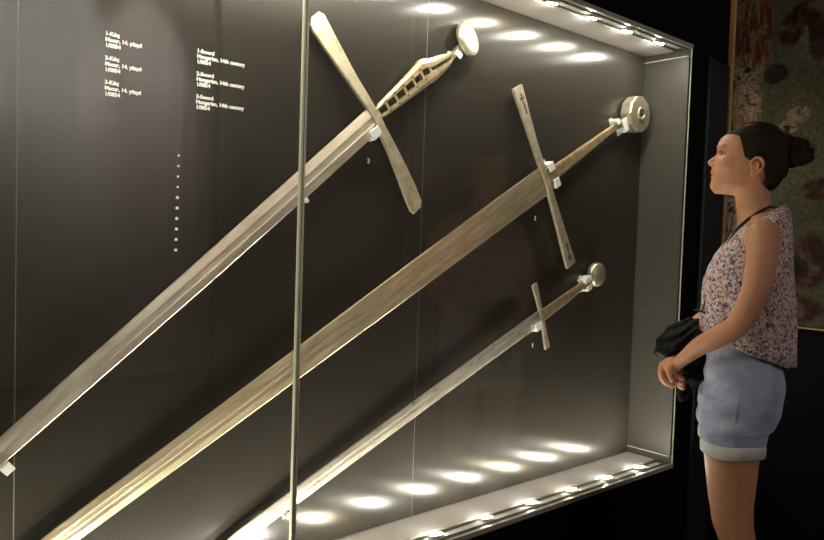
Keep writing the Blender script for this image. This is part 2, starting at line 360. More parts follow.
# middle sword
B = sword('longest brown-gold sword with a bare tang and thick faceted pommel, middle of the case', 2.100, EYE + 0.2235, 29.4)
blade([(-2.12, 0.009, 0.004, .3), (-2.08, 0.009, 0.026, .7), (-2.0, 0.009, 0.044, .8), (-1.85, 0.009, 0.058, .9), (-1.4, 0.0075, 0.072, 1), (-0.7, 0.0065, 0.095, 1), (-0.25, 0.006, 0.104, 1), (-0.03, 0.004, 0.108, 1), (0, 0.004, 0.106, 1)], 0.008, 'blade', M['steel2'], B, FULL)
g2 = bar('crossguard', [(-.345, -.010, .052, .012), (-.34, -.010, .055, .012), (-.20, -.007, .040, .013), (-.10, -.005, .031, .014), (-.04, -.004, .028, .015), (0, -.004, .026, .016), (.04, -.006, .026, .015), (.15, -.010, .030, .013), (.25, -.010, .040, .012), (.345, -.010, .050, .012), (.352, -.009, .046, .012)], M['guard'], B)
def cross(z0, z1, parent):
    b = bmesh.new(); y0, y1 = -0.0068, -0.0058; c = -0.008; s = 1 if z1 > z0 else -1
    def rb(x0, x1, a, bb): bx(b, c + x0, c + x1, y0, y1, min(a, bb), max(a, bb))
    rb(-.0018, .0018, z0, z1); rb(-.010, .010, z1 - s * .014, z1 - s * .018); rb(-.006, .006, z1 - s * .001, z1 - s * .004)
    rb(.004, .0065, z0, z0 + s * .035); rb(-.010, -.0075, z1 - s * .009, z1 - s * .023); rb(.010, .0075, z1 - s * .009, z1 - s * .023); rb(-.006, .006, z0, z0 + s * .003)
    return finish('cross_engraving', b, M['inlay'], parent)
cross(.255, .325, g2); cross(-.255, -.325, g2)
rs = [[(u, a * t, c + k * h) for a, k in ((-1, -.7), (-1, .7), (-.6, 1), (.6, 1), (1, .7), (1, -.7), (.6, -1), (-.6, -1))] for u, c, h, t in ((0.0, 0.005, 0.027, .006), (0.2, 0.006, 0.021, .006), (0.42, 0.008, 0.014, .006), (0.56, 0.003, 0.011, .006))]
b = bmesh.new(); rings(b, rs); finish('tang', b, M['tang'], B)
b = bmesh.new(); disc(b, 0.620, 0.0, [(0.050, 0.023), (0.066, 0.020), (0.074, 0.015), (0.074, -0.024), (0.070, -0.030), (0.030, -0.032), (0.028, -0.032), (0.024, -0.036), (0.019, -0.036), (0.016, -0.031), (0.003, -0.030)], 10, ph=0.2)
pm = finish('pommel', b, M['pommel'], B)
b = bmesh.new(); n = 28
rs = [[(0.620 + (0.0215 + 0.005 * math.cos(q)) * math.cos(a), -0.034 + 0.005 * math.sin(q), (0.0215 + 0.005 * math.cos(q)) * math.sin(a)) for q in [2 * math.pi * j / 8 for j in range(8)]] for a in [2 * math.pi * i / n for i in range(n)]]
rings(b, rs + [rs[0]], cap=False); bmesh.ops.remove_doubles(b, verts=b.verts, dist=1e-6); finish('ring_boss', b, M['pommel'], pm, smooth=True)
b = bmesh.new(); disc(b, 0.620, 0.0, [(0.012, -0.0285), (0.012, -0.034), (0.008, -0.0365)], 20); finish('center_stud', b, M['inlay'], pm)
# bottom sword
Cw = sword('slender grey sword with a short crossguard and small round pommel, lowest in the case', 2.0985, EYE - 0.2725 + 0.005, 23.9)
blade([(-1.41, 0.008, 0.004, .3), (-1.38, 0.008, 0.022, .7), (-1.30, 0.009, 0.040, .9), (-1.08, 0.008, 0.048, 1), (-0.3, 0.004, 0.052, 1), (0, 0.0, 0.057, 1)], 0.007, 'blade', M['steel3'], Cw, FULL1)
bar('crossguard', [(-.125, -.010, .024, .007), (-.118, -.009, .027, .008), (-.05, -.002, .018, .010), (0, .002, .017, .013), (.05, .004, .018, .010), (.120, .006, .027, .008), (.127, .006, .023, .007)], M['guard'], Cw)
rs = [[(u, a * .006, c + k * h) for a, k in ((-1, -.7), (-1, .7), (-.5, 1), (.5, 1), (1, .7), (1, -.7), (.5, -1), (-.5, -1))] for u, c, h in ((0.0, 0.0, 0.021), (0.15, 0.0, 0.019), (0.30, 0.002, 0.012), (0.33, 0.003, 0.010))]
b = bmesh.new(); rings(b, rs); finish('tang', b, M['tang'], Cw)
b = bmesh.new(); disc(b, 0.362, 0.003, [(0.030, 0.020), (0.042, 0.014), (0.047, 0.006), (0.047, -0.006), (0.042, -0.014), (0.032, -0.020), (0.015, -0.024), (0.003, -0.025)], 36); finish('pommel', b, M['pommel'], Cw, smooth=True)

# acrylic mounts: peg from the panel, saddle and two prongs that hook round the metal
def mount(label, sw, u, v, rot=0, sc=1.0, w_=0.020, gap=0.014, front=0.013):
    sx = Vector((u, 0, v)); e = sw.rotation_euler.to_matrix(); p = sw.location + e @ sx
    t = tag(empty('sword_mount', (p.x, YB, p.z), (0, sw.rotation_euler.y - R(rot), 0)), label, 'mount', 'clear mounts holding the swords')
    D = YB - YSW
    b = bmesh.new(); bx(b, -.009 * sc, .009 * sc, -0.004, -0.0005, -.020 * sc, .008 * sc, .001); finish('foot_plate', b, M['acrylic'], t)
    b = bmesh.new(); bx(b, -w_ / 2, w_ / 2, -(D + front), -0.004, -.014 * sc, -.004 * sc, .0015); finish('peg', b, M['acrylic'], t)
    b = bmesh.new(); bx(b, -w_ / 2, w_ / 2, -(D + front + .006), -(D + front), -.014 * sc, gap, .003); finish('prong', b, M['acrylic'], t)
    return t
mount('clear mount on the blade beside the top sword\'s crossguard', A, -.030, -.022, 0, 1.2, .036, .012, .007)
mount('clear mount at the neck of the top sword\'s round pommel', A, .392, -.012, 200, .8, .018, .014, .011)
mount('small clear peg under the top sword\'s blade by the glass joint', A, -.335, -.033, 0, .7, .010, .004, .006)
mount('white mount under the top sword\'s far blade end at the left edge', A, -1.262, -.030, 0, 1.1, .022, .006, .006)
mount('white mount above the tang beside the middle sword\'s crossguard', B, .032, .031, 180, 1.5, .030, .010, .008)
mount('white mount below the tang beside the middle sword\'s crossguard', B, .038, -.024, 0, 1.5, .030, .012, .008)
mount('large white mount against the middle sword\'s faceted pommel', B, .530, -.008, 0, 1.9, .034, .026, .009)
mount('clear mount beside the middle sword\'s pommel, above the tang', B, .490, .016, 180, 1.1, .020, .004, .008)
mount('white mount on the blade below the bottom sword\'s crossguard', Cw, -.032, -.018, 0, 1.2, .040, .010, .007)
mount('white mount above the neck of the bottom sword\'s pommel', Cw, .290, .008, 180, 1.0, .045, .004, .010)
mount('white mount below the neck of the bottom sword\'s pommel', Cw, .285, -.012, 0, 1.1, .030, .006, .010)
mount('white peg under the bottom sword\'s blade beside the glass joint', Cw, -1.152, -.022, 0, 1.0, .014, .008, .006)

# ------------------------------------------------------------------ the picture on the side wall
pic = tag(empty('painting', (XW, 0.45, EYE + 0.6)), 'large dim painted picture in a thin gilded wood frame behind the woman', 'painting')
py0, py1, pz0, pz1 = -0.55, 1.498, EYE - 0.305, 2.86
def painting_mat():
    m = bpy.data.materials.new('painted_canvas'); m.use_nodes = True; nt, b = nodes(m); L = nt.links.new
    b.inputs['Roughness'].default_value = 0.8; b.inputs['Specular IOR Level'].default_value = 0.1
    tc = nt.nodes.new('ShaderNodeTexCoord')
    def noise_(s, st=(1, 1, 1), det=5, dist=0.0):
        mp = nt.nodes.new('ShaderNodeMapping'); mp.inputs['Scale'].default_value = st; L(tc.outputs['Object'], mp.inputs[0])
        n = nt.nodes.new('ShaderNodeTexNoise'); n.inputs['Scale'].default_value = s; n.inputs['Detail'].default_value = det; n.inputs['Distortion'].default_value = dist
        L(mp.outputs[0], n.inputs['Vector']); return n
    def ramp(fac, st, const=False):
        r = nt.nodes.new('ShaderNodeValToRGB'); cr = r.color_ramp
        if const: cr.interpolation = 'CONSTANT'
        cr.elements[0].position = st[0][0]; cr.elements[0].color = (*st[0][1], 1); cr.elements[1].position = st[1][0]; cr.elements[1].color = (*st[1][1], 1)
        for p, c in st[2:]: cr.elements.new(p).color = (*c, 1)
        L(fac, r.inputs[0]); return r
    def mix(f, a, c):
        x = nt.nodes.new('ShaderNodeMixRGB'); L(f, x.inputs[0]); L(a, x.inputs[1]); L(c, x.inputs[2]); return x.outputs[0]
    ground = ramp(noise_(5).outputs['Fac'], [(0.3, (0.085, 0.08, 0.045)), (0.7, (0.15, 0.145, 0.085))]).outputs[0]
    robes = ramp(noise_(16, (1, 3.2, 0.8), 5, 0.6).outputs['Fac'], [(0.30, (0.03, 0.035, 0.02)), (0.42, (0.16, 0.04, 0.022)), (0.50, (0.22, 0.06, 0.035)), (0.56, (0.22, 0.17, 0.11)), (0.62, (0.28, 0.22, 0.15)), (0.70, (0.09, 0.025, 0.025))]).outputs[0]
    crowd = ramp(noise_(20, (1, 1, 1), 6, 1.4).outputs['Fac'], [(0.34, (0.02, 0.02, 0.02)), (0.44, (0.30, 0.22, 0.13)), (0.52, (0.42, 0.31, 0.20)), (0.60, (0.30, 0.10, 0.06)), (0.68, (0.38, 0.32, 0.24))]).outputs[0]
    dark = ramp(noise_(9, (1, 1, 1), 5, 0.8).outputs['Fac'], [(0.40, (0.02, 0.02, 0.018)), (0.55, (0.09, 0.035, 0.025)), (0.62, (0.15, 0.12, 0.08))]).outputs[0]
    def blob(y, z, ry, rz, soft=0.25, amp=0.35):
        mp = nt.nodes.new('ShaderNodeMapping'); mp.vector_type = 'POINT'
        # centre in object space of the canvas
        mp.inputs['Location'].default_value = (0, -(y - 0.45) / ry, -(z - (EYE + 0.6)) / rz); mp.inputs['Scale'].default_value = (0, 1 / ry, 1 / rz)
        L(tc.outputs['Object'], mp.inputs[0])
        ln = nt.nodes.new('ShaderNodeVectorMath'); ln.operation = 'LENGTH'; L(mp.outputs[0], ln.inputs[0])
        n = noise_(12, (1, 1, 1), 4, 0.3)
        ad = nt.nodes.new('ShaderNodeMath'); ad.operation = 'MULTIPLY_ADD'; L(n.outputs['Fac'], ad.inputs[0]); ad.inputs[1].default_value = amp * 2; L(ln.outputs['Value'], ad.inputs[2])
        mr = nt.nodes.new('ShaderNodeMapRange'); mr.inputs[1].default_value = 1 + amp; mr.inputs[2].default_value = 1 + amp - soft; L(ad.outputs[0], mr.inputs[0]); return mr.outputs[0]
    c = ground
    def yz(px, py):
        d = fw + rt * ((px - 412) / 735.3) - up * ((py - 270) / 735.3); d = d * (XW / d.x); return d.y, d.z + EYE
    for (px, py, ry, rz, k) in ((753, 28, .105, .30, robes), (745, 0, .12, .2, robes), (793, 30, .055, .07, dark), (822, 22, .05, .16, dark), (806, 14, .06, .05, dark),
                                (742, 85, .07, .06, robes), (748, 105, .075, .14, crowd), (745, 75, .06, .04, crowd), (778, 75, .055, .045, dark), (800, 115, .05, .035, crowd),
                                (790, 128, .045, .03, crowd), (740, 210, .05, .3, crowd), (812, 260, .08, .12, dark), (818, 190, .06, .05, dark), (800, 310, .1, .06, dark)):
        y, z = yz(px, py); c = mix(blob(y, z, ry, rz), c, k)
    fine = noise_(60, (1, 1, 1), 3)
    mr = nt.nodes.new('ShaderNodeMapRange'); mr.inputs[1].default_value = 0.3; mr.inputs[2].default_value = 0.7; mr.inputs[3].default_value = 0.30; mr.inputs[4].default_value = 0.62; L(fine.outputs['Fac'], mr.inputs[0])
    mu = nt.nodes.new('ShaderNodeMixRGB'); mu.blend_type = 'MULTIPLY'; mu.inputs[0].default_value = 1; L(c, mu.inputs[1]); L(mr.outputs[0], mu.inputs[2])
    L(mu.outputs[0], b.inputs['Base Color']); return m
M['canvas'] = painting_mat()
def pb(name, y0, y1, z0, z1, d0, d1, m, bev=0.0):
    b = bmesh.new(); bx(b, -d1, -d0, y0 - 0.45, y1 - 0.45, z0 - EYE - 0.6, z1 - EYE - 0.6, bev); return b
fr = bmesh.new(); fwid = 0.022
for (a, b_, c_, d_) in ((py0, py1, pz0, pz0 + fwid * .2), (py0, py1, pz1 - fwid, pz1), (py0, py0 + fwid, pz0, pz1), (py1 - fwid, py1, pz0, pz1)):
    bx(fr, -0.03, -0.001, a - 0.45, b_ - 0.45, c_ - EYE - 0.6, d_ - EYE - 0.6, .002)
finish('picture_frame', fr, M['frame'], pic)
finish('canvas', pb('canvas', py0 + 0.01, py1 - 0.01, pz0 + 0.005, pz1 - 0.01, 0.002, 0.018, None), M['canvas'], pic)

# invented pale drape on the opposite wall, added for its soft reflection
t = tag(empty('added_curtain', (1.75, -3.19, 4.15)), 'added out-of-view pale pleated drape that reflects in the showcase', 'added_curtain')
b = bmesh.new(); N = 200
def wav(i): return 0.022 + 0.010 * math.sin(i * .62) + 0.004 * math.sin(i * 1.31)
rings(b, [[(-1.3 + 2.6 * i / N, wav(i) + .003, z) for i in range(N + 1)] + [(1.3 - 2.6 * i / N, wav(N - i) - .003, z) for i in range(N + 1)] for z in (-4.1, -.03)])
finish('fabric', b, mat('added_curtain_cloth', (0.6, 0.58, 0.55), 0.9), t, smooth=False)
b = bmesh.new(); tube(b, [(-1.31, .022, -.015), (1.31, .022, -.015)], .012, 10); finish('rod', b, M['lamp'], t)

# housings of the added ceiling spots above, none of them in view
for (nm, loc, tgt, *_r), lab in zip(SPOTS, ('added out-of-view ceiling spot aimed at the painting', 'added out-of-view ceiling spot aimed at the showcase', 'added out-of-view ceiling spot aimed high on the drape', 'added out-of-view ceiling spot with a pinkish beam on the drape')):
    t = tag(empty('added_spot', loc), lab, 'added_spot', 'added ceiling spotlights')
    t.rotation_euler = (Vector(tgt) - Vector(loc)).to_track_quat('-Z', 'Y').to_euler()
    b = bmesh.new(); n = 24
    prof = [(0.050, -0.03), (0.055, -0.03), (0.055, 0.08), (0.03, 0.10), (0.0, 0.10)]
    vs = [[b.verts.new((r * math.cos(2 * math.pi * i / n), r * math.sin(2 * math.pi * i / n), z)) for i in range(n)] for r, z in ((0.046, 0.05), (0.050, -0.03), (0.055, -0.03), (0.055, 0.08), (0.03, 0.10), (0.004, 0.10))]
    for p, q in zip(vs, vs[1:]):
        for i in range(n): b.faces.new((p[i], p[(i + 1) % n], q[(i + 1) % n], q[i]))
    finish('lamp_housing', b, M['lamp'], t, smooth=True)
    b = bmesh.new(); mi = t.matrix_basis.inverted() if False else (Matrix.Translation(loc) @ t.rotation_euler.to_matrix().to_4x4()).inverted()
    tube(b, [mi @ Vector((loc[0], loc[1], loc[2] + 0.03)), mi @ Vector((loc[0], loc[1], 4.199))], 0.012, 10); finish('stem', b, M['lamp'], t)

# ------------------------------------------------------------------ implicit-surface modeller
class Vol:
    def __init__(s, xs, ys, zs):
        s.xs, s.ys, s.zs = [np.asarray(a, np.float32) for a in (xs, ys, zs)]; s.F = np.full((len(xs), len(ys), len(zs)), 10.0, np.float32)
    def sub(s, lo, hi):
        sl = []
        for a, l, h in zip((s.xs, s.ys, s.zs), lo, hi):
            i, j = np.searchsorted(a, l), np.searchsorted(a, h); sl.append(slice(max(i - 1, 0), min(j + 1, len(a))))
        X, Y, Z = np.meshgrid(s.xs[sl[0]], s.ys[sl[1]], s.zs[sl[2]], indexing='ij', sparse=True); return tuple(sl), X, Y, Z
    def put(s, sl, d, k, op='add'):
        a = s.F[sl]
        if op == 'sub': d = -d; h = np.maximum(k - np.abs(a - d), 0) / k; s.F[sl] = np.maximum(a, d) + h * h * k * 0.25
        else: h = np.maximum(k - np.abs(a - d), 0) / k; s.F[sl] = np.minimum(a, d) - h * h * k * 0.25
    def cone(s, a, b, r1, r2, k=0.01, op='add'):
        a, b = np.array(a, float), np.array(b, float); m = max(r1, r2) + k + 0.01
        sl, X, Y, Z = s.sub(np.minimum(a, b) - m, np.maximum(a, b) + m); d = b - a; L2 = max(float(d @ d), 1e-9)
        t = np.clip(((X - a[0]) * d[0] + (Y - a[1]) * d[1] + (Z - a[2]) * d[2]) / L2, 0, 1)
        D = np.sqrt((X - a[0] - t * d[0]) ** 2 + (Y - a[1] - t * d[1]) ** 2 + (Z - a[2] - t * d[2]) ** 2) - (r1 + t * (r2 - r1)); s.put(sl, D, k, op)
    def chain(s, pts, rs, k=0.01, k0=None):
        if len(pts) > 2:
            P = [np.array(q, float) for q in pts]; P = [2 * P[0] - P[1]] + P + [2 * P[-1] - P[-2]]; Rr = [rs[0]] + list(rs) + [rs[-1]]; q2, r2 = [], []
            for i in range(1, len(P) - 2):
                for t in (0, .25, .5, .75):
                    h = [-.5 * t + t * t - .5 * t ** 3, 1 - 2.5 * t * t + 1.5 * t ** 3, .5 * t + 2 * t * t - 1.5 * t ** 3, -.5 * t * t + .5 * t ** 3]
                    q2.append(sum(h[j] * P[i - 1 + j] for j in range(4))); r2.append(sum(h[j] * Rr[i - 1 + j] for j in range(4)))
            q2.append(P[-2]); r2.append(Rr[-2])
            V2 = Vol.__new__(Vol); V2.xs, V2.ys, V2.zs = s.xs, s.ys, s.zs; m = max(r2) + k + .015
            A_ = np.array(q2); sl, X, Y, Z = s.sub(A_.min(0) - m, A_.max(0) + m); D = None
            for a, b, ra, rb in zip(q2, q2[1:], r2, r2[1:]):
                d = b - a; L2 = max(float(d @ d), 1e-9); t = np.clip(((X - a[0]) * d[0] + (Y - a[1]) * d[1] + (Z - a[2]) * d[2]) / L2, 0, 1)
                e = np.sqrt((X - a[0] - t * d[0]) ** 2 + (Y - a[1] - t * d[1]) ** 2 + (Z - a[2] - t * d[2]) ** 2) - (ra + t * (rb - ra)); D = e if D is None else np.minimum(D, e)
            s.put(sl, D, k); return
        for i in range(len(pts) - 1): s.cone(pts[i], pts[i + 1], rs[i], rs[i + 1], k)
    def ell(s, c, r, k=0.01, op='add'):
        c, r = np.array(c, float), np.array(r, float); m = k + 0.01
        sl, X, Y, Z = s.sub(c - r - m, c + r + m)
        q = np.sqrt(((X - c[0]) / r[0]) ** 2 + ((Y - c[1]) / r[1]) ** 2 + ((Z - c[2]) / r[2]) ** 2)
        g = np.sqrt(((X - c[0]) / r[0] ** 2) ** 2 + ((Y - c[1]) / r[1] ** 2) ** 2 + ((Z - c[2]) / r[2] ** 2) ** 2) + 1e-6
        s.put(sl, q * (q - 1) / g, k, op)
    def stack(s, S_, k=0.02, p=2.0, infl=0.0, op='add', cy=None):
        # rows (z, cx, rx, ry[, cy])
        S_ = sorted(S_); z = np.array([q[0] for q in S_]); cx = [q[1] for q in S_]; rx = [q[2] + infl for q in S_]; ry = [q[3] + infl for q in S_]; yc = [q[4] if len(q) > 4 else 0.0 for q in S_]
        m = k + 0.012
        lo = (min(c - r for c, r in zip(cx, rx)) - m, min(c - r for c, r in zip(yc, ry)) - m, z[0] - m - infl); hi = (max(c + r for c, r in zip(cx, rx)) + m, max(c + r for c, r in zip(yc, ry)) + m, z[-1] + m + infl)
        sl, X, Y, Z = s.sub(lo, hi)
        def sm(v):
            zz = s.zs[sl[2]]; zf = np.linspace(z[0], z[-1], 200); f = np.interp(zf, z, v); n = max(int(200 * 0.02 / max(z[-1] - z[0], 1e-3)), 1)
            ker = np.ones(2 * n + 1) / (2 * n + 1); f = np.convolve(np.pad(f, n, 'edge'), ker, 'valid'); return np.interp(zz, zf, f).astype(np.float32)[None, None, :]
        CX, RX, RY, CY = sm(cx), sm(rx), sm(ry), sm(yc)
        u, v = np.abs((X - CX) / RX), np.abs((Y - CY) / RY); q = (u ** p + v ** p) ** (1 / p) + 1e-6
        D = (q - 1) * np.minimum(RX, RY) * (0.5 + 0.5 * np.minimum(RX, RY) / np.maximum(RX, RY)) if False else (q - 1) * np.sqrt((X - CX) ** 2 + (Y - CY) ** 2 + 1e-8) / q
        D = np.where(q < 0.05, -np.minimum(RX, RY) * 0.95, D)
        D = np.maximum(D, np.maximum(Z - z[-1] - infl, z[0] - infl - Z)); s.put(sl, D.astype(np.float32), k, op)
    def mesh(s, name, mats, matid=None, parent=None, smooth=True):
        F = s.F; I = F < 0; nx, ny, nz = F.shape
        c = I[:-1, :-1, :-1].astype(np.int8)
        cnt = np.zeros((nx - 1, ny - 1, nz - 1), np.int8)
        for i in (0, 1):
            for j in (0, 1):
                for k in (0, 1): cnt += I[i:nx - 1 + i, j:ny - 1 + j, k:nz - 1 + k]
        act = np.argwhere((cnt > 0) & (cnt < 8)); idx = np.full(cnt.shape, -1, np.int32); idx[tuple(act.T)] = np.arange(len(act))
        ci = np.array([(i, j, k) for i in (0, 1) for j in (0, 1) for k in (0, 1)])
        val = np.stack([F[tuple((act + q).T)] for q in ci], 1)
        pos = np.stack([np.stack([s.xs[act[:, 0] + q[0]], s.ys[act[:, 1] + q[1]], s.zs[act[:, 2] + q[2]]], 1) for q in ci], 1)
        acc = np.zeros((len(act), 3)); n = np.zeros(len(act))
        for a in range(8):
            for b_ in range(a + 1, 8):
                if np.abs(ci[a] - ci[b_]).sum() != 1: continue
                va, vb = val[:, a], val[:, b_]; mk = (va < 0) != (vb < 0); t = np.where(mk, va / np.where(mk, va - vb, 1), 0)
                acc += np.where(mk[:, None], pos[:, a] + t[:, None] * (pos[:, b_] - pos[:, a]), 0); n += mk
        V = acc / n[:, None]; Q = []
        for ax in range(3):
            o = [(1, 0, 0), (0, 1, 0), (0, 0, 1)][ax]; A_ = I[:nx - o[0], :ny - o[1], :nz - o[2]]; B_ = I[o[0]:, o[1]:, o[2]:]
            e = np.argwhere(A_ != B_); b1, b2 = [(1, 2), (2, 0), (0, 1)][ax]
            e = e[(e[:, b1] > 0) & (e[:, b2] > 0) & (e[:, b1] < F.shape[b1] - 1) & (e[:, b2] < F.shape[b2] - 1)]
            def at(d1, d2):
                q = e.copy(); q[:, b1] -= d1; q[:, b2] -= d2; return idx[tuple(q.T)]
            qd = np.stack([at(1, 1), at(0, 1), at(0, 0), at(1, 0)], 1); fl = ~I[tuple(e.T)]; qd[fl] = qd[fl][:, ::-1]; Q.append(qd)
        Q = np.concatenate(Q); me = bpy.data.meshes.new(name)
        me.vertices.add(len(V)); me.vertices.foreach_set('co', V.astype(np.float32).ravel())
        me.loops.add(Q.size); me.loops.foreach_set('vertex_index', Q.ravel().astype(np.int32))
        me.polygons.add(len(Q)); me.polygons.foreach_set('loop_start', np.arange(0, Q.size, 4, dtype=np.int32))
        me.update(calc_edges=True); me.validate()
        me.polygons.foreach_set('use_smooth', np.full(len(me.polygons), smooth))
        for m_ in mats: me.materials.append(m_)
        if matid is not None and len(me.polygons) == len(Q): me.polygons.foreach_set('material_index', matid(V[Q].mean(1)).astype(np.int32))
        o = bpy.data.objects.new(name, me); col.objects.link(o)
        if parent: o.parent = parent
        return o
def ax(*segs):
    out = [segs[0][0]]
    for a, b, h in segs:
        n = max(int(round((b - a) / h)), 1); out += [a + (b - a) * (i + 1) / n for i in range(n)]
    return out

# ------------------------------------------------------------------ the woman  (local +x = the way she faces, +y = her left, z up)
PT = (2.16, 0.98, 0.0); PR = (0, 0, R(114.7))
HEAD = [(1.452, .062, .026, .018), (1.463, .048, .050, .036), (1.485, .020, .080, .052), (1.505, .006, .092, .060), (1.525, .002, .096, .066), (1.545, -.001, .094, .070),
        (1.565, -.002, .088, .073), (1.585, -.003, .094, .075), (1.605, -.003, .091, .075), (1.622, -.004, .080, .068), (1.634, -.004, .060, .054), (1.641, -.004, .036, .034), (1.645, -.004, .014, .014)]
NECK = [(1.34, -.042, .060, .075), (1.37, -.034, .058, .066), (1.40, -.025, .053, .055), (1.43, -.014, .047, .050), (1.47, -.010, .046, .050), (1.51, -.018, .045, .048)]
TORSO = [(0.81, -.006, .096, .150), (0.84, -.008, .098, .158), (0.90, -.014, .098, .160), (0.98, -.008, .090, .138), (1.05, -.004, .082, .118), (1.12, -.004, .086, .120), (1.18, -.006, .094, .130),
         (1.24, -.014, .098, .140), (1.29, -.024, .088, .142), (1.33, -.036, .072, .138), (1.355, -.038, .052, .118), (1.378, -.038, .034, .085)]
def LEG(y, dx): return [(0.04, -.050 + dx, .026, .026, y), (0.09, -.048 + dx, .029, .028, y), (0.16, -.048 + dx, .036, .034, y), (0.26, -.050 + dx, .050, .046, y), (0.34, -.046 + dx, .056, .052, y), (0.41, -.032 + dx, .050, .050, y),
        (0.45, -.020 + dx, .050, .052, y), (0.50, -.004 + dx, .056, .054, y), (0.55, .001 + dx, .058, .056, y), (0.63, .004 + dx, .066, .064, y), (0.72, .008 + dx, .075, .072, y * .98), (0.80, .002 + dx, .094, .080, y * .95)]
v = Vol(ax((-.20, .25, .0025)), ax((-.27, -.1, .005), (-.1, .11, .0025), (.11, .27, .004)), ax((-.01, .84, .008), (.84, 1.0, .0022), (1.0, 1.43, .006), (1.43, 1.67, .002)))
v.stack(TORSO, 0.03, 2.3); v.stack(NECK, 0.03)
for s, dx in ((1, 0.0), (-1, 0.014)):
    v.stack(LEG(.084 * s, dx), 0.03)
    v.chain([(-.050 + dx, .084 * s, .045), (.02 + dx, .088 * s, .034), (.085 + dx, .092 * s, .022), (.115 + dx, .090 * s, .018)], [.030, .030, .026, .017], .02)
    v.cone((-.075 + dx, .084 * s, .030), (-.03 + dx, .084 * s, .03), .027, .03, .02)
    v.ell((-.066, .075 * s, .895), (.045, .072, .085), .04)          # seat
    v.ell((.036, .060 * s, 1.225), (.044, .048, .050), .035)          # bust
    v.chain([(-.055, .03 * s, 1.372), (-.045, .09 * s, 1.352), (-.040, .145 * s, 1.325)], [.026, .031, .040], .03)
# arms: left hangs in front of the jacket, right carries it
v.chain([(-.042, .150, 1.325), (-.042, .180, 1.27), (-.032, .194, 1.19), (-.010, .197, 1.12), (.014, .192, 1.078), (.060, .172, 1.043), (.108, .136, 1.007), (.160, .088, .952)], [.042, .0405, .0365, .0325, .0305, .0295, .0255, .0180], .018)
v.chain([(-.042, -.150, 1.325), (-.036, -.180, 1.27), (-.018, -.196, 1.19), (.008, -.200, 1.125), (.036, -.192, 1.095), (.078, -.163, 1.075), (.125, -.115, 1.050), (.172, -.045, .985)], [.042, .0405, .036, .032, .030, .029, .0255, .0180], .018)
# left hand: palm over the right hand, fingers bent down and back, thumb along the near side
v.ell((.180, .066, .938), (.026, .022, .024), .012); v.ell((.196, .050, .930), (.017, .024, .024), .012)
LF = [((.206, .066, .934), (.2085, .068, .906), (.196, .066, .886), (.176, .062, .878), .0088), ((.209, .050, .936), (.213, .051, .904), (.200, .049, .881), (.178, .045, .871), .0090),
      ((.207, .033, .932), (.211, .033, .903), (.199, .031, .882), (.180, .028, .872), .0086), ((.200, .018, .927), (.203, .018, .903), (.193, .017, .887), (.178, .015, .880), .0076)]
for a, b_, c_, d_, r in LF: v.chain([(.190, a[1], .935), a, b_, c_, d_], [r + .002, r + .001, r, r * .93, r * .80], .004)
v.chain([(.172, .082, .945), (.186, .090, .934), (.1855, .092, .914), (.178, .089, .897)], [.013, .0105, .0092, .0078], .005)
# right hand: comes from under the jacket, lies inside the left
v.ell((.170, -.022, .958), (.018, .022, .030), .012); v.ell((.168, .000, .925), (.016, .026, .026), .01)
for i, (y, z) in enumerate(((.040, .905), (.034, .890), (.024, .878), (.010, .872))):
    v.chain([(.166, .004, .925 - .009 * i), (.164, y - .012, z + .006), (.160, y + .016, z), (.150, y + .022, z - .006)], [.0105, .0088, .0082, .0070], .004)
v.chain([(.178, -.012, .945), (.190, .006, .935), (.192, .020, .922)], [.012, .0095, .0080], .006)
# head
v.stack(HEAD, 0.012, 2.15)
v.ell((.020, 0, 1.475), (.055, .046, .022), .02)
v.cone((.079, 0, 1.564), (.1015, 0, 1.5425), .0065, .0095, .010); v.cone((.088, 0, 1.556), (.104, 0, 1.5435), .006, .0088, .006)
for s in (1, -1):
    v.ell((.0935, .0115 * s, 1.5355), (.0105, .0072, .0075), .006)
    v.ell((.074, .030 * s, 1.5855), (.014, .022, .007), .012)         # brow
    v.ell((.060, .042 * s, 1.535), (.022, .020, .020), .02)         # cheek
    v.ell((.0895, .0340 * s, 1.5655), (.0190, .0190, .0092), .006, 'sub'); v.ell((.074, .0500 * s, 1.5645), (.011, .0085, .0068), .006, 'sub')
    v.chain([(.0785, .0185 * s, 1.5665), (.0818, .0275 * s, 1.5748), (.0762, .0410 * s, 1.5738), (.0660, .0510 * s, 1.5665), (.0590, .0560 * s, 1.5620)], [.0016, .0021, .0021, .0018, .0012], .002)
    v.chain([(.0780, .0195 * s, 1.5635), (.0795, .0280 * s, 1.5570), (.0745, .0410 * s, 1.5570), (.0645, .0505 * s, 1.5615)], [.0014, .0016, .0016, .0012], .002)
    v.ell((.100, .0065 * s, 1.5305), (.0045, .0028, .0025), .002, 'sub')  # nostril
    # ear
    v.ell((-.019, .0735 * s, 1.524), (.015, .0055, .022), .006)
    v.chain([(-.003, .073 * s, 1.524), (-.006, .078 * s, 1.538), (-.016, .081 * s, 1.5475), (-.028, .083 * s, 1.545), (-.0355, .084 * s, 1.531), (-.031, .081 * s, 1.513), (-.018, .077 * s, 1.503)], [.0030, .0036, .0040, .0042, .0042, .0038, .0034], .003)
    v.ell((-.010, .0755 * s, 1.501), (.0075, .0040, .0085), .006)
    v.chain([(-.010, .077 * s, 1.514), (-.022, .079 * s, 1.516), (-.025, .080 * s, 1.532)], [.0028, .0030, .0030], .003)
    v.ell((-.013, .081 * s, 1.522), (.0065, .0045, .0085), .004, 'sub')
v.ell((.0945, 0, 1.5130), (.0110, .0200, .0048), .004); v.ell((.0940, 0, 1.5015), (.0100, .0175, .0052), .004)
v.chain([(.092, -.021, 1.5075), (.1045, 0, 1.5078), (.092, .021, 1.5075)], [.0010, .0014, .0010], .002) if False else None
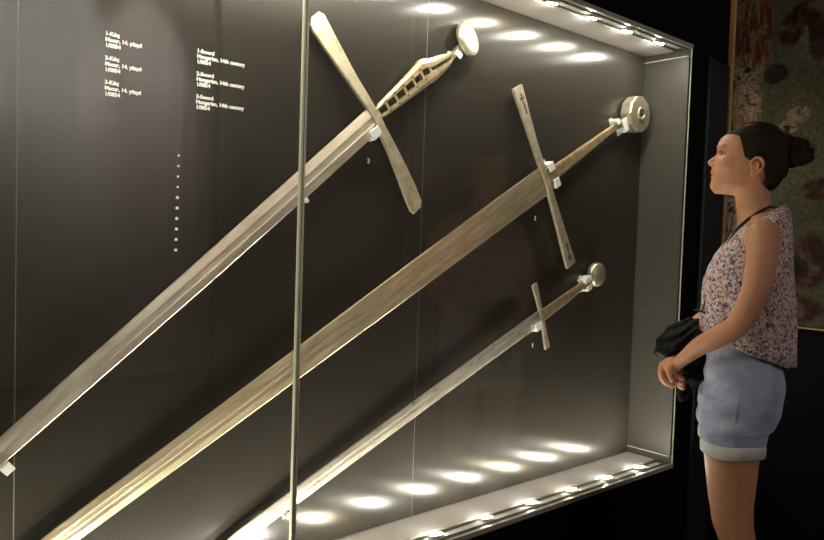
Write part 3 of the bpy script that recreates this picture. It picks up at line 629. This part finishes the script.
v.ell((.0865, 0, 1.5225), (.0150, .018, .013), .008)
v.ell((.105, 0, 1.5077), (.0065, .020, .0009), .0015, 'sub')
v.ell((.086, 0, 1.4745), (.0175, .019, .014), .012); v.ell((.081, 0, 1.490), (.0180, .022, .014), .008)
v.ell((.100, 0, 1.5215), (.006, .0035, .006), .006, 'sub') if False else None
def skin_ids(c):
    lip = (np.abs(c[:, 1]) < .0205 - np.abs(c[:, 2] - 1.5077) * .9) & (c[:, 2] > 1.4955) & (c[:, 2] < 1.5180 - np.abs(c[:, 1]) * .15) & (c[:, 0] > .084)
    return lip.astype(np.int32)
woman = v.mesh('person', [M['skin'], M['lip']], skin_ids)
woman.location = PT; woman.rotation_euler = PR
tag(woman, 'woman in floral top and denim shorts standing in profile with hair in a bun', 'person')
P_ = woman
del v
for s in (1, -1):
    b = bmesh.new(); bmesh.ops.create_uvsphere(b, u_segments=24, v_segments=16, radius=0.0131); e = finish('eyeball', b, [M['eye'], M['iris']], P_, smooth=True, loc=(.0642, .0350 * s, 1.5655))
    for p in e.data.polygons:
        c = p.center.normalized(); g_ = Vector((.95, .10 * s, .12)).normalized()
        if c.dot(g_) > 0.80: p.material_index = 1
    b = bmesh.new(); tube(b, [(.0885, .015 * s, 1.5850), (.0890, .022 * s, 1.5885), (.0865, .032 * s, 1.5910), (.0775, .046 * s, 1.5880), (.068, .055 * s, 1.582)], [.0012, .0026, .0026, .0022, .001], 6); finish('eyebrow', b, M['brow'], P_, smooth=True)
    b = bmesh.new(); tube(b, [(.0800, .0185 * s, 1.5665), (.0840, .0275 * s, 1.5735), (.0785, .0415 * s, 1.5728), (.0680, .0520 * s, 1.5655), (.0610, .0565 * s, 1.5620)], [.0006, .0014, .0016, .0013, .0005], 6); finish('eyelashes', b, M['brow'], P_, smooth=True)
# hair
v = Vol(ax((-.19, .10, .0025)), ax((-.10, .10, .0025)), ax((1.42, 1.69, .0025)))
v.stack([(z, cx - .002, rx + .005, ry + .004) for z, cx, rx, ry in HEAD if 1.50 < z < 1.64] + [(1.6415, -.006, .040, .036), (1.6455, -.006, .018, .016)], 0.012, 2.15)
v.ell((-.030, 0, 1.582), (.074, .076, .063), .02); v.ell((-.035, 0, 1.53), (.064, .064, .060), .02); v.ell((-.045, 0, 1.487), (.034, .046, .030), .02)
X, Y, Z = np.meshgrid(v.xs, v.ys, v.zs, indexing='ij')
side = np.interp(Z, [1.44, 1.466, 1.512, 1.53, 1.541, 1.552, 1.599, 1.62, 1.66], [-.052, -.044, -.038, -.034, .000, .014, .026, .034, .045]).astype(np.float32)
top = np.clip((Z - 1.565) / .05, 0, 1) * .036 * np.clip(1 - (np.abs(Y) / .066) ** 2, 0, 1)
cut = (X - side - top) * 0.8
v.F = np.maximum(v.F, cut.astype(np.float32)); v.F = np.maximum(v.F, 1.452 - Z)
dn = .0004 * np.sin(420 * (Z - .35 * X) + 12 * np.sin(25 * X)) + .0004 * np.sin(760 * Z + 260 * np.abs(Y) + 60 * X)
v.F = (v.F + dn * (np.abs(v.F) < .02)).astype(np.float32)
hair = v.mesh('hair', [M['hair']], parent=P_); hair['label'] = 'dark brown hair pulled back'
v = Vol(ax((-.19, -.06, .0025)), ax((-.06, .06, .0025)), ax((1.49, 1.66, .0025)))
v.ell((-.118, 0, 1.574), (.040, .040, .036), .015); v.ell((-.140, .004, 1.560), (.026, .034, .024), .015); v.ell((-.098, 0, 1.600), (.026, .032, .018), .015); v.ell((-.112, 0, 1.548), (.026, .032, .020), .012)
X, Y, Z = np.meshgrid(v.xs, v.ys, v.zs, indexing='ij'); an = np.arctan2(Z - 1.572, X + .12); rr_ = np.hypot(Z - 1.572, X + .12)
v.F = (v.F + .0022 * np.sin(6 * an + 420 * rr_) + .0012 * np.sin(300 * Y + 9 * an)).astype(np.float32)
bun = v.mesh('hair_bun', [M['hair']], parent=P_)
b = bmesh.new()
for k in range(26):
    a = random.uniform(0, 2 * math.pi); y = random.uniform(-.03, .03); r0 = random.uniform(.030, .038); pts = []
    for i in range(7):
        t = i / 6; aa = a + t * random.uniform(.7, 1.2); r1 = r0 + .012 * t * t * random.random() * 1.5
        pts.append((-.122 + r1 * math.cos(aa) * 1.1, y + .01 * t, 1.572 + r1 * math.sin(aa)))
    tube(b, pts, [.0009] * 6 + [.0003], 4)
for k in range(16):
    x0 = random.uniform(-.06, .05); y = random.uniform(-.05, .05); z0 = 1.655 - 2.2 * (x0 + .004) ** 2 * 4 - 3 * y * y
    pts = [(x0 - .03 * i, y * (1 - .05 * i), 0) for i in range(4)]
    pts = [(p[0], p[1], 1.578 + math.sqrt(max(1 - ((p[0] + .008) / .100) ** 2 - (p[1] / .08) ** 2, 0.02)) * .080 + .001 * i) for i, p in enumerate(pts)]
    tube(b, pts, [.0006, .0008, .0008, .0004], 4)
tag(finish('loose_strands', b, M['hair'], P_, smooth=True), kind='stuff')

# blouse: hanging sleeveless shell with a scooped neckline
def loft(name, secs, m, parent, n=96, thick=0.003, fold=None, p=2.0):
    rs = []
    for (z, cx, rx, ry, tilt) in secs:
        row = []
        for i in range(n):
            a = 2 * math.pi * i / n; ca, sa = math.cos(a), math.sin(a)
            q = (abs(ca) ** p + abs(sa) ** p) ** (-1 / p); f = fold(a, z) if fold else 0
            x = cx + (rx + f) * ca * q; y = (ry + f) * sa * q; row.append((x, y, z + tilt * (x - cx)))
        rs.append(row)
    b = bmesh.new(); rings(b, rs, cap=False); o = finish(name, b, m, parent, smooth=True)
    so = o.modifiers.new('solid', 'SOLIDIFY'); so.thickness = thick; so.offset = -1
    return o
def foldf(a, z):
    t = max(0, min(1, (1.28 - z) / 0.25)); return t * (.0050 * math.sin(9 * a + 3 * z * 6) + .0035 * math.sin(17 * a + 1.3 - 9 * z)) + .0015 * math.sin(31 * a + 40 * z)
SH = [(1.002, -.020, .126, .156, .34), (1.026, -.019, .1265, .155, .31), (1.06, -.018, .127, .154, .24), (1.10, -.016, .126, .152, .15), (1.15, -.014, .125, .150, .06), (1.20, -.013, .120, .149, -.02), (1.24, -.016, .113, .149, -.03),
      (1.28, -.022, .103, .151, -.08), (1.315, -.030, .092, .157, -.16), (1.340, -.036, .083, .160, -.24), (1.360, -.040, .076, .150, -.34), (1.374, -.042, .070, .128, -.42), (1.383, -.043, .064, .106, -.48), (1.388, -.043, .060, .090, -.52), (1.390, -.043, .057, .078, -.54)]
top = loft('blouse', SH, M['floral'], P_, fold=foldf, p=2.35); top['label'] = 'sleeveless floral print top'
# black strap on the shoulder and cord down the front
b = bmesh.new()
tube(b, [(-.098, .060, 1.392), (-.080, .066, 1.405), (-.058, .066, 1.412), (-.030, .070, 1.396), (.000, .080, 1.372), (.020, .086, 1.351), (.036, .090, 1.324), (.048, .092, 1.30)], .0045, 8)
finish('bra_strap', b, M['cord'], P_, smooth=True)['label'] = 'black strap over the shoulder'
b = bmesh.new(); tube(b, [(.034, .020, 1.405), (.038, .040, 1.372), (.048, .060, 1.320), (.068, .075, 1.27), (.080, .078, 1.23), (.0915, .076, 1.18), (.100, .072, 1.13), (.106, .066, 1.105)], .0022, 6)
finish('neck_cord', b, M['cord'], P_, smooth=True)['label'] = 'thin black cord hanging down the front'
b = bmesh.new(); tube(b, [(.128, .030, 1.104), (.118, .052, 1.106), (.104, .074, 1.103), (.082, .092, 1.098), (.060, .108, 1.094)], .0035, 6)
finish('cord_clasp', b, M['cord'], P_, smooth=True)

# shorts
v = Vol(ax((-.15, .15, .0032)), ax((-.20, .20, .0032)), ax((.69, 1.08, .0032)))
HIP = [(0.785, -.004, .102, .158), (0.84, -.004, .108, .166), (0.90, -.010, .104, .165), (0.95, -.008, .099, .154), (1.00, -.006, .093, .140), (1.055, -.004, .087, .124)]
v.stack(HIP, .03, 2.2, .003)
for s, dx in ((1, 0.0), (-1, .014)):
    v.stack([(0.715, .006 + dx, .080, .078, .084 * s), (0.76, .006 + dx, .090, .083, .083 * s), (0.82, .001 + dx, .100, .084, .080 * s), (0.86, -.002, .098, .080, .078 * s)], .02)
    v.ell((-.066, .075 * s, .893), (.049, .077, .089), .04)
X, Y, Z = np.meshgrid(v.xs, v.ys, v.zs, indexing='ij')
wr = .0036 * np.sin(95 * Z + 22 * X + 2.5 * np.sin(20 * Y + 8 * X)) * np.clip((X + .04) / .06, 0, 1) + .0016 * np.sin(60 * Z - 45 * X + 1.0)
v.F = (v.F + wr).astype(np.float32)
shorts = v.mesh('shorts', [M['denim']], parent=P_); shorts['label'] = 'faded blue denim shorts with turned-up cuffs'
for s, dx in ((1, 0.0), (-1, .014)):
    rs = []
    for (z, g_) in ((.706, .002), (.702, .005), (.706, .0085), (.722, .0095), (.737, .009), (.740, .006), (.738, .002)):
        rs.append([(.006 + dx + (.0785 + g_) * math.cos(a), .084 * s + (.078 + g_) * math.sin(a), z + .0025 * math.sin(3 * a + 1) - .06 * (.02 * math.cos(a))) for a in [2 * math.pi * i / 48 for i in range(48)]])
    b = bmesh.new(); rings(b, rs, cap=False); finish('shorts_cuff', b, M['cuff'], P_, smooth=True)['label'] = 'pale turned-up denim cuff'
    b = bmesh.new(); tube(b, [(.004, (.160 if z < .80 else .1665) * s + (.004 + .0025) * s, z) for z in (.745, .78)] + [(.002, .1705 * s, .83), (-.003, .1715 * s, .88), (-.006, .164 * s, .93)], .0016, 5); finish('side_seam', b, M['denim'], P_, smooth=True)
for s in (1, -1):
    b = bmesh.new(); tube(b, [(-.050, .1545 * s, .925), (-.052, .1600 * s, .860), (-.068, .1500 * s, .845), (-.088, .1300 * s, .856)], .0014, 5); finish('back_pocket_seam', b, M['denim'], P_, smooth=True)
# flat shoes
for s, dx in ((1, 0.0), (-1, .014)):
    v = Vol(ax((-.13, .16, .004)), ax((-.06, .06, .004)), ax((-.01, .09, .004)))
    v.chain([(-.075, 0, .022), (0, .002, .020), (.080, .006, .018), (.112, .004, .016)], [.031, .034, .036, .026], .02)
    v.ell((-.02, 0, .075), (.085, .035, .045), .01, 'sub'); Xz = v.zs[None, None, :]; v.F = np.maximum(v.F, 0.0005 - Xz)
    sh = v.mesh('shoe', [M['cloth_black']], parent=P_); sh.location = (dx, .084 * s, 0)

# jacket folded over her right forearm (a thing of its own)
v = Vol(ax((.04, .27, .003)), ax((-.17, .10, .003)), ax((.80, 1.10, .003)))
v.chain([(.105, -.095, 1.035), (.155, -.05, 1.030), (.195, .000, 1.000), (.215, .022, .975)], [.036, .036, .034, .022], .02)
v.chain([(.100, -.06, 1.030), (.145, -.010, 1.020), (.190, .030, .985), (.205, .038, .968)], [.032, .032, .026, .016], .015)
v.chain([(.105, .02, 1.035), (.135, .045, 1.018), (.175, .055, .992)], [.016, .020, .015], .01)
v.chain([(.110, -.07, 1.02), (.112, -.05, .95), (.118, -.03, .89)], [.035, .036, .030], .02)
v.chain([(.140, -.03, 1.00), (.132, -.010, .94), (.126, .000, .90)], [.032, .028, .024], .015)
v.chain([(.165, -.06, .99), (.150, -.055, .92), (.150, -.045, .865), (.152, -.035, .832)], [.030, .030, .024, .018], .015)
v.chain([(.112, .018, 1.00), (.112, .022, .95), (.112, .022, .905)], [.026, .024, .020], .012)
X, Y, Z = np.meshgrid(v.xs, v.ys, v.zs, indexing='ij')
v.F = (v.F + .0030 * np.sin(150 * (Z + .75 * X - .3 * Y) + 2.0 * np.sin(45 * X)) + .0018 * np.sin(210 * (Y + .4 * Z) + 30 * X)).astype(np.float32)
# hollow where the forearm and hands pass through
v.chain2 = None
for a, b_, r1, r2 in (((.030, -.200, 1.10), (.075, -.165, 1.078), .031, .032), ((.075, -.165, 1.078), (.125, -.115, 1.055), .033, .027), ((.125, -.115, 1.055), (.172, -.045, .985), .027, .0195)): v.cone(a, b_, r1 + .001, r2 + .001, .003, 'sub')
v.cone((.172, -.045, .985), (.170, -.010, .945), .0205, .027, .004, 'sub'); v.cone((.168, .0, .935), (.162, .012, .89), .029, .026, .004, 'sub'); v.cone((.178, .066, .945), (.200, .050, .930), .028, .028, .004, 'sub')
for a, b_, r1, r2 in (((.055, .182, 1.048), (.105, .142, 1.012), .035, .0295), ((.105, .142, 1.012), (.160, .088, .952), .0295, .020)): v.cone(a, b_, r1, r2, .003, 'sub')
jk = v.mesh('jacket', [M['cloth_black']]); jk.location = PT; jk.rotation_euler = PR
tag(jk, 'crumpled black jacket draped over the woman\'s forearm', 'jacket')
